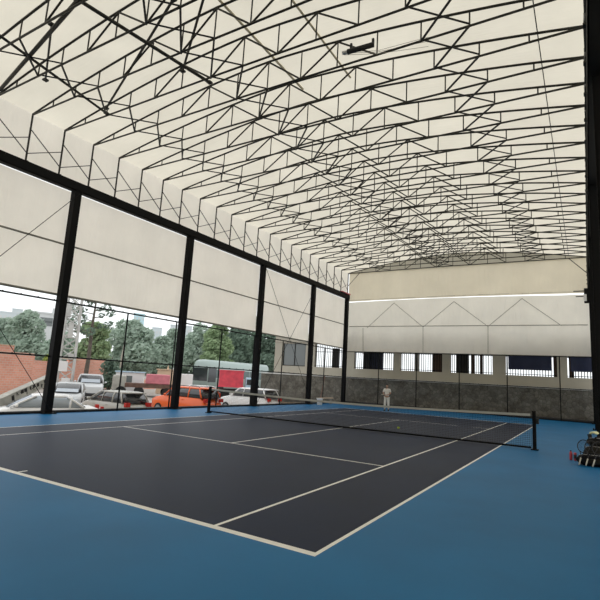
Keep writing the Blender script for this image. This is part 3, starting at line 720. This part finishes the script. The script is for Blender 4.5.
# pole lamp bar (black short bar beside column)
# lattice tower
q=at_dist(66.5,365,42); g=gz(q.x)
t=thing('utility_tower','pale grey lattice utility tower with boxes, right behind the nearest left column','tower',(q.x,q.y,g),R(55))
for sx in(-1,1):
    for sy in(-1,1):
        b=MB(); b.tube([(sx*.55,sy*.55,0),(sx*.5,sy*.5,8)],.1,6); b.build('tower_leg',M['concrete'],t)
b=MB()
for k_ in range(9):
    z=.2+k_*.85
    for s in(-1,1):
        b.tube([(-.52,s*.52,z),(.52,s*.52,z+.8)],.035,5); b.tube([(.52,s*.52,z),(-.52,s*.52,z+.8)],.035,5)
        b.tube([(s*.52,-.52,z),(s*.52,.52,z+.8)],.035,5); b.tube([(-.52,s*.52,z),(.52,s*.52,z)],.03,5)
b.build('lattice',M['concrete'],t)
for (x,y,z,d) in ((-.2,-.55,2.2,(.6,.2,.8)),(.25,-.6,3.0,(.4,.2,.4)),(.0,-.55,5.0,(.35,.2,1.2)),(-.3,-.5,6.5,(.3,.2,.9)),(.1,-.6,1.0,(.6,.2,.6))):
    b=MB(); b.box((x,y,z),d); b.build('equipment_box',M['white'] if d[0]>.5 else M['concrete'],t,bevel=.02)
# truck with red tarp
q=at_dist(150,386,45); g=gz(q.x)
t=thing('flatbed_truck','rusty flatbed truck carrying a faded red load, left of the orange SUV','truck',(q.x,q.y,g),R(50))
b=MB(); b.box((0,0,.95),(4.2,2.0,.35)); b.build('flatbed',M['brown'],t)
b=MB(); b.box((.6,0,1.55),(2.0,1.9,.85)); b.build('red_load',M['redpale'],t,bevel=.08)
b=MB(); b.box((-2.6,0,1.1),(1.1,1.9,1.3)); b.build('cab',M['boom'],t,bevel=.12)
for x in(-2.4,-.9,1.4):
    for s in(-1,1):
        b=MB(); b.tube([(x,s*.75,.42),(x,s*1.0,.42)],.42,16); b.build('wheel',M['tyre'],t)
q=at_dist(166,368,50); t=thing('tan_hut','tan boxy hut with a small white finial behind the flatbed truck','hut',(q.x,q.y,gz(q.x)),R(40))
b=MB(); b.box((0,0,1.15),(1.4,1.4,2.3)); b.build('hut_wall',M['tan'],t)
b=MB(); b.box((0,0,2.36),(1.6,1.6,.1)); b.tube([(.2,0,2.4),(.2,0,2.8)],[.1,.02],8); b.build('hut_roof',M['tan'],t)
q=at_dist(183,377,52); t=thing('box_trailer','white box trailer seen just right of the second left column','trailer',(q.x,q.y,gz(q.x)),R(48))
b=MB(); b.box((0,0,1.35),(1.9,1.8,1.35)); b.build('box_body',M['white'],t,bevel=.04)
for s in(-1,1):
    b=MB(); b.tube([(0,s*.8,.35),(0,s*1.0,.35)],.35,14); b.build('wheel',M['tyre'],t)
b=MB(); b.box((-1.3,0,.5),(.8,.1,.1)); b.build('drawbar',M['steel'],t)
q=at_dist(131,372,48); t=thing('site_cabin','small white cabin with a dark window near the brick wall','cabin',(q.x,q.y,gz(q.x)),R(45))
b=MB(); b.box((0,0,.95),(2.4,2,1.9)); b.build('cabin_wall',M['white'],t)
b=MB(); b.box((-.1,-1.02,1.2),(.7,.04,.8)); b.build('window',M['win'],t)
b=MB(); b.box((0,0,1.95),(2.6,2.2,.1)); b.build('cabin_roof',M['paleblue'],t)
b=MB(); q=at_dist(98,384,33); 
t=thing('log_stack','heap of dark brown timber at the foot of the brick wall','timber',(-31.5,9.3,gz(-31.5)),R(80))
for i in range(7):
    b=MB(); b.box((0,(i%4)*.35-.5,.15+.3*(i//4)),(2.6,.28,.26)); b.build('timber_beam',M['brown'],t)
# red slatted truck
CT=at_dist(236,378,46)
t=thing('cargo_truck','small truck with a crimson ribbed cargo box and pale blue cab behind the white estate','truck',(CT.x,CT.y,gz(CT.x)),math.atan2(CT.y-cam_p.y,CT.x-cam_p.x)-PI/2); t.scale=(1.2,1.2,1.2)
b=MB(); b.box((-.35,0,1.75),(1.85,1.9,1.2)); 
for i in range(9): b.box((-1.22+i*.218,0,1.75),(.05,1.98,1.15))
b.box((-.35,0,2.36),(1.95,2.0,.08)); b.box((-.35,0,1.15),(1.95,2.0,.1)); b.build('cargo_box',M['redp'],t)
b=MB(); b.box((.1,0,.85),(2.9,1.0,.2)); b.build('chassis',M['plastic'],t)
b=MB(); b.loft([[(.75,-.9,.7),(.75,.9,.7),(.75,.85,1.9),(.75,-.85,1.9)],[(1.7,-.9,.7),(1.7,.9,.7),(1.45,.85,1.9),(1.45,-.85,1.9)]]); cb=b.build('cab',M['paleblue'],t,bevel=.08)
for sy in(-1,1):
    b=MB(); b.box((1.1,sy*.88,1.55),(.5,.03,.4)); b.build('cab_window',M['glass'],cb)
for x in(-.8,1.2):
    for s in(-1,1):
        b=MB(); b.tube([(x,s*.7,.4),(x,s*.95,.4)],.4,16); b.build('wheel',M['tyre'],t)
# bus
t=thing('bus','long pale green-grey bus with a rounded roof and dark front parked under the trees','bus',(-31,32.3,gz(-31)),R(90))
Lb,Wb,Hb=12.4,2.5,3.75
rings=[]
for x,k,dz in ((-Lb/2,.92,-.25),(-Lb/2+.2,1,0),(Lb/2-.5,1,0),(Lb/2-.1,.96,-.15),(Lb/2,.88,-.4)):
    w=Wb/2*k; h=Hb+dz
    rings.append([(x,-w,.4),(x,-w,2.6),(x,-w*.93,h-.35),(x,-w*.72,h-.06),(x,0,h),(x,w*.72,h-.06),(x,w*.93,h-.35),(x,w,2.6),(x,w,.4)])
b=MB(); b.loft([[( -p[0],p[1],p[2]) for p in r_] for r_ in rings][::-1]); b.build('bus_body',M['bus'],t,True)
b=MB(); 
for i in range(8):
    for s in(-1,1): b.box((-4.4+i*1.35,s*1.245,2.15),(1.25,.04,.95))
b.build('side_windows',M['busglass'],t)
b=MB(); b.box((-Lb/2-.01,0,2.0),(.06,2.2,1.5)); b.box((-Lb/2+.7,1.25,2.0),(1.3,.04,1.7)); b.box((-Lb/2+.7,-1.25,2.0),(1.3,.04,1.7)); b.build('windscreen',M['glass'],t)
for x in(-3.8,3.6):
    for s in(-1,1):
        b=MB(); b.tube([(x,s*.95,.5),(x,s*1.27,.5)],.5,18); b.build('wheel',M['tyre'],t)

# ------------------------------------------------------------------ trees
def leafmesh(name,blobs,n,size,seed,material):
    rnd=random.Random(seed); V_=[];F_=[]
    tot=sum(r**2 for *_,r in blobs)
    for (cx,cy,cz,r) in blobs:
        k=int(n*r*r/tot)
        for _ in range(k):
            while True:
                d=Vector((rnd.gauss(0,1),rnd.gauss(0,1),rnd.gauss(0,1)))
                if d.length>.1: break
            d.normalize(); rr=r*(.62+.45*rnd.random()**.6)
            c=Vector((cx,cy,cz))+Vector((d.x*rr,d.y*rr,d.z*rr*.85))
            a=Vector((rnd.gauss(0,1),rnd.gauss(0,1),rnd.gauss(0,1))).normalized(); e=a.orthogonal().normalized()
            f=a.cross(e); s=size*(.6+.8*rnd.random())
            o=len(V_); V_+= [tuple(c+e*s),tuple(c+f*s*.6),tuple(c-e*s),tuple(c-f*s*.6)]; F_.append((o,o+1,o+2,o+3))
    me=bpy.data.meshes.new(name); me.from_pydata(V_,[],F_); me.materials.append(material); return me
def crown_blobs(seed,w,h,n=16):
    rnd=random.Random(seed); out=[]
    for i in range(n):
        z=h*(.30+.62*rnd.random()); t=(z/h-.3)/.7; rad=w/2*(1-.75*t**2)
        a=rnd.random()*2*PI; k=rad*.62*rnd.random()**.5; r=w*.19*(1.1-.35*t)*(.8+.4*rnd.random())
        out.append((k*math.cos(a),k*math.sin(a),z,r))
    out.append((0,0,h*.6,w*.27)); out.append((0,0,h*.9,w*.12)); out.append((0,0,h*.35,w*.3))
    return out
def tree(label,px,topy,d,wpx,matn,seed,bark='bark',cat='tree',n=6500,base=None,low=False):
    q=at_dist(px,360,d); g=gz(q.x); top=at_dist(px,topy,d).z; h=top-g
    depth=(Vector((q.x,q.y,1.7))-cam_p).dot(fw); w=wpx*depth/F
    t=thing('leafy_tree' if not low else 'bush',label,cat,(q.x,q.y,g),0,'trees and bushes beyond the parking lot')
    bl=crown_blobs(seed,w,h) if not low else [(c[0],c[1],c[2]*.9-.1*h,c[3]) for c in crown_blobs(seed,w,h)]
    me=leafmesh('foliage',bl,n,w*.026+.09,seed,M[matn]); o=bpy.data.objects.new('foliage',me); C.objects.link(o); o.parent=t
    rnd=random.Random(seed+5); b=MB(); b.tube([(0,0,-.1),(.1,.05,h*.3),(-.05,.1,h*.55),(.05,0,h*.85)],[w*.035+.06,w*.028+.05,w*.018+.03,.03],8)
    for c in bl[:7]: b.tube([(0,0,h*.25+.25*c[2]),(c[0]*.5,c[1]*.5,c[2]*.8),(c[0],c[1],c[2])],[w*.014+.02,w*.01+.015,.015],5)
    b.build('trunk',M[bark],t,True)
    return t
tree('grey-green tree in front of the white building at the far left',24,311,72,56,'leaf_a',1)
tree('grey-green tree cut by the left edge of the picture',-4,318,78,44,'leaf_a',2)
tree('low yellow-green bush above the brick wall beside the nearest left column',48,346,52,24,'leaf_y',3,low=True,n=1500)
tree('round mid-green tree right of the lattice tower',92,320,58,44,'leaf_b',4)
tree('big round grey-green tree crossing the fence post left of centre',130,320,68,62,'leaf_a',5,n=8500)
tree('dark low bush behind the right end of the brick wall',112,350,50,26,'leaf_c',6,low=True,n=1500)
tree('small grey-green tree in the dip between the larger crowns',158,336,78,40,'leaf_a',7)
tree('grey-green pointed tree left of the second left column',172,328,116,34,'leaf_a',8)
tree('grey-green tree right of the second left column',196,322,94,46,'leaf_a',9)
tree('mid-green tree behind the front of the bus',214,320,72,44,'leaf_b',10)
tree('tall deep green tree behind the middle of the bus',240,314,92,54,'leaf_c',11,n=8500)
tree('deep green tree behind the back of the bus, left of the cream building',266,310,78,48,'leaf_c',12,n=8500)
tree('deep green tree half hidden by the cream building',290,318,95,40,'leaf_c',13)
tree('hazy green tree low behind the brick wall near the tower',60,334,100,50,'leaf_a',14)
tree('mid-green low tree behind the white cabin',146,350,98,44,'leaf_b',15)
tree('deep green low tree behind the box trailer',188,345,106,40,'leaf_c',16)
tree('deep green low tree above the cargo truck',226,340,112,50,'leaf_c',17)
# sparse pine
q=at_dist(87,360,48); g=gz(q.x); t=thing('pine_tree','sparse dark pine with bare crooked branches beside the lattice tower','tree',(q.x,q.y,g))
b=MB(); b.tube([(0,0,0),(.2,0,3),(0,.1,6),(.3,0,9)],[.22,.18,.13,.05],8)
rnd=random.Random(9); tips=[]
for i in range(16):
    z=4+i*.33; a=rnd.random()*2*PI; l_=1.2+1.3*rnd.random(); m_=(l_*.5*math.cos(a),l_*.5*math.sin(a),z+.1); e_=(l_*math.cos(a),l_*math.sin(a),z+.4+.3*rnd.random())
    b.tube([(.1,0,z),m_,e_],[.05,.035,.015],5); tips.append((*e_,.45)); tips.append((m_[0],m_[1],m_[2]+.15,.28))
b.build('trunk_and_branches',M['bark'],t,True)
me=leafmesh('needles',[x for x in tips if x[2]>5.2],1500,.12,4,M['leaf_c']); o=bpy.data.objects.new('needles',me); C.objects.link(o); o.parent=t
# pale bare trunk
q=at_dist(120,368,56); b=MB(); b.tube([(q.x,q.y,gz(q.x)),(q.x+.1,q.y,3),(q.x+.25,q.y+.1,5.2)],[.12,.1,.05],8)
tag(b.build('bare_tree_trunk',M['barkpale'],smooth=True),'pale bare trunk standing between the two round trees','tree')

# ------------------------------------------------------------------ far buildings
def building(label,px0,px1,topy,d,m,rows=5,cols=4,rz=None,depth=12,winm='win',sparse=None):
    a=at_dist(px0,350,d); c=at_dist(px1,350,d); mid=(a+c)/2; w=math.hypot(c.x-a.x,c.y-a.y); top=at_dist((px0+px1)/2,topy,d).z
    rz=math.atan2(c.y-a.y,c.x-a.x); g=gz(mid.x)
    t=thing('apartment_building' if not sparse else 'plain_building',label,'building',(mid.x,mid.y,g),rz,'hazy buildings beyond the trees'); h=top-g
    b=MB(); b.bx(-w/2,w/2,0,depth,0,h); b.bx(-w/2-.1,w/2+.1,-.1,.2,h,h+.4); b.build('wall',M[m],t)
    if sparse:
        for u,v,ww,hh in sparse:
            b=MB(); b.box((-w/2+w*u,-.04,h*v),(ww,.1,hh)); b.build('window',M[winm],t)
    else:
        for j in range(rows):
            for i in range(cols):
                b=MB(); b.box((-w/2+w*(i+.5)/cols,-.04,h*(j+.6)/(rows+.2)),(w/cols*.55,.1,h/rows*.4)); b.build('window',M[winm],t)
    return t,w,h
t,w,h=building('white building with a rooftop box and two small windows rising behind the left tree',27,66,314,125,'bldwhite',sparse=[(.38,.885,2.6,1.1),(.38,.82,2.6,1.1),(.75,.885,2.4,1.1)])
b=MB(); b.bx(.0,2.6,1,4,h,h+1.6); b.build('rooftop_box',M['bldwhite'],t)
building('hazy pale apartment block at the far left edge',-12,12,312,190,'bldfar',7,5,winm='bldwhite')
building('lower hazy pale block next to the left edge block',6,17,309,230,'bldfar',9,3,winm='bldwhite')
building('pale blue tower rising behind the big round tree',130,141,314,210,'bldblue',8,3,winm='bldfar')
building('hazy pale block left of the second left column',150,160,328,240,'bldfar',6,3,winm='bldwhite')
building('hazy pale block just behind the second left column',168,190,326,200,'bldfar',6,4,winm='bldwhite')

# ------------------------------------------------------------------ sky and render settings
wd=bpy.data.worlds.new('overcast_sky'); scene.world=wd; wd.use_nodes=True; nt=wd.node_tree; bg=nt.nodes['Background']
tc=nt.nodes.new('ShaderNodeTexCoord'); sp=nt.nodes.new('ShaderNodeSeparateXYZ'); rp=nt.nodes.new('ShaderNodeValToRGB')
nt.links.new(tc.outputs['Generated'],sp.inputs[0]); nt.links.new(sp.outputs['Z'],rp.inputs['Fac'])
rp.color_ramp.elements[0].position=0; rp.color_ramp.elements[0].color=(.88,.92,.94,1); rp.color_ramp.elements[1].position=.9; rp.color_ramp.elements[1].color=(1,1,1,1)
nt.links.new(rp.outputs['Color'],bg.inputs['Color']); bg.inputs['Strength'].default_value=1.0
scene.view_settings.view_transform='Standard'; scene.view_settings.look='None'; scene.view_settings.exposure=.55; scene.view_settings.gamma=1; scene.view_settings.use_curve_mapping=False
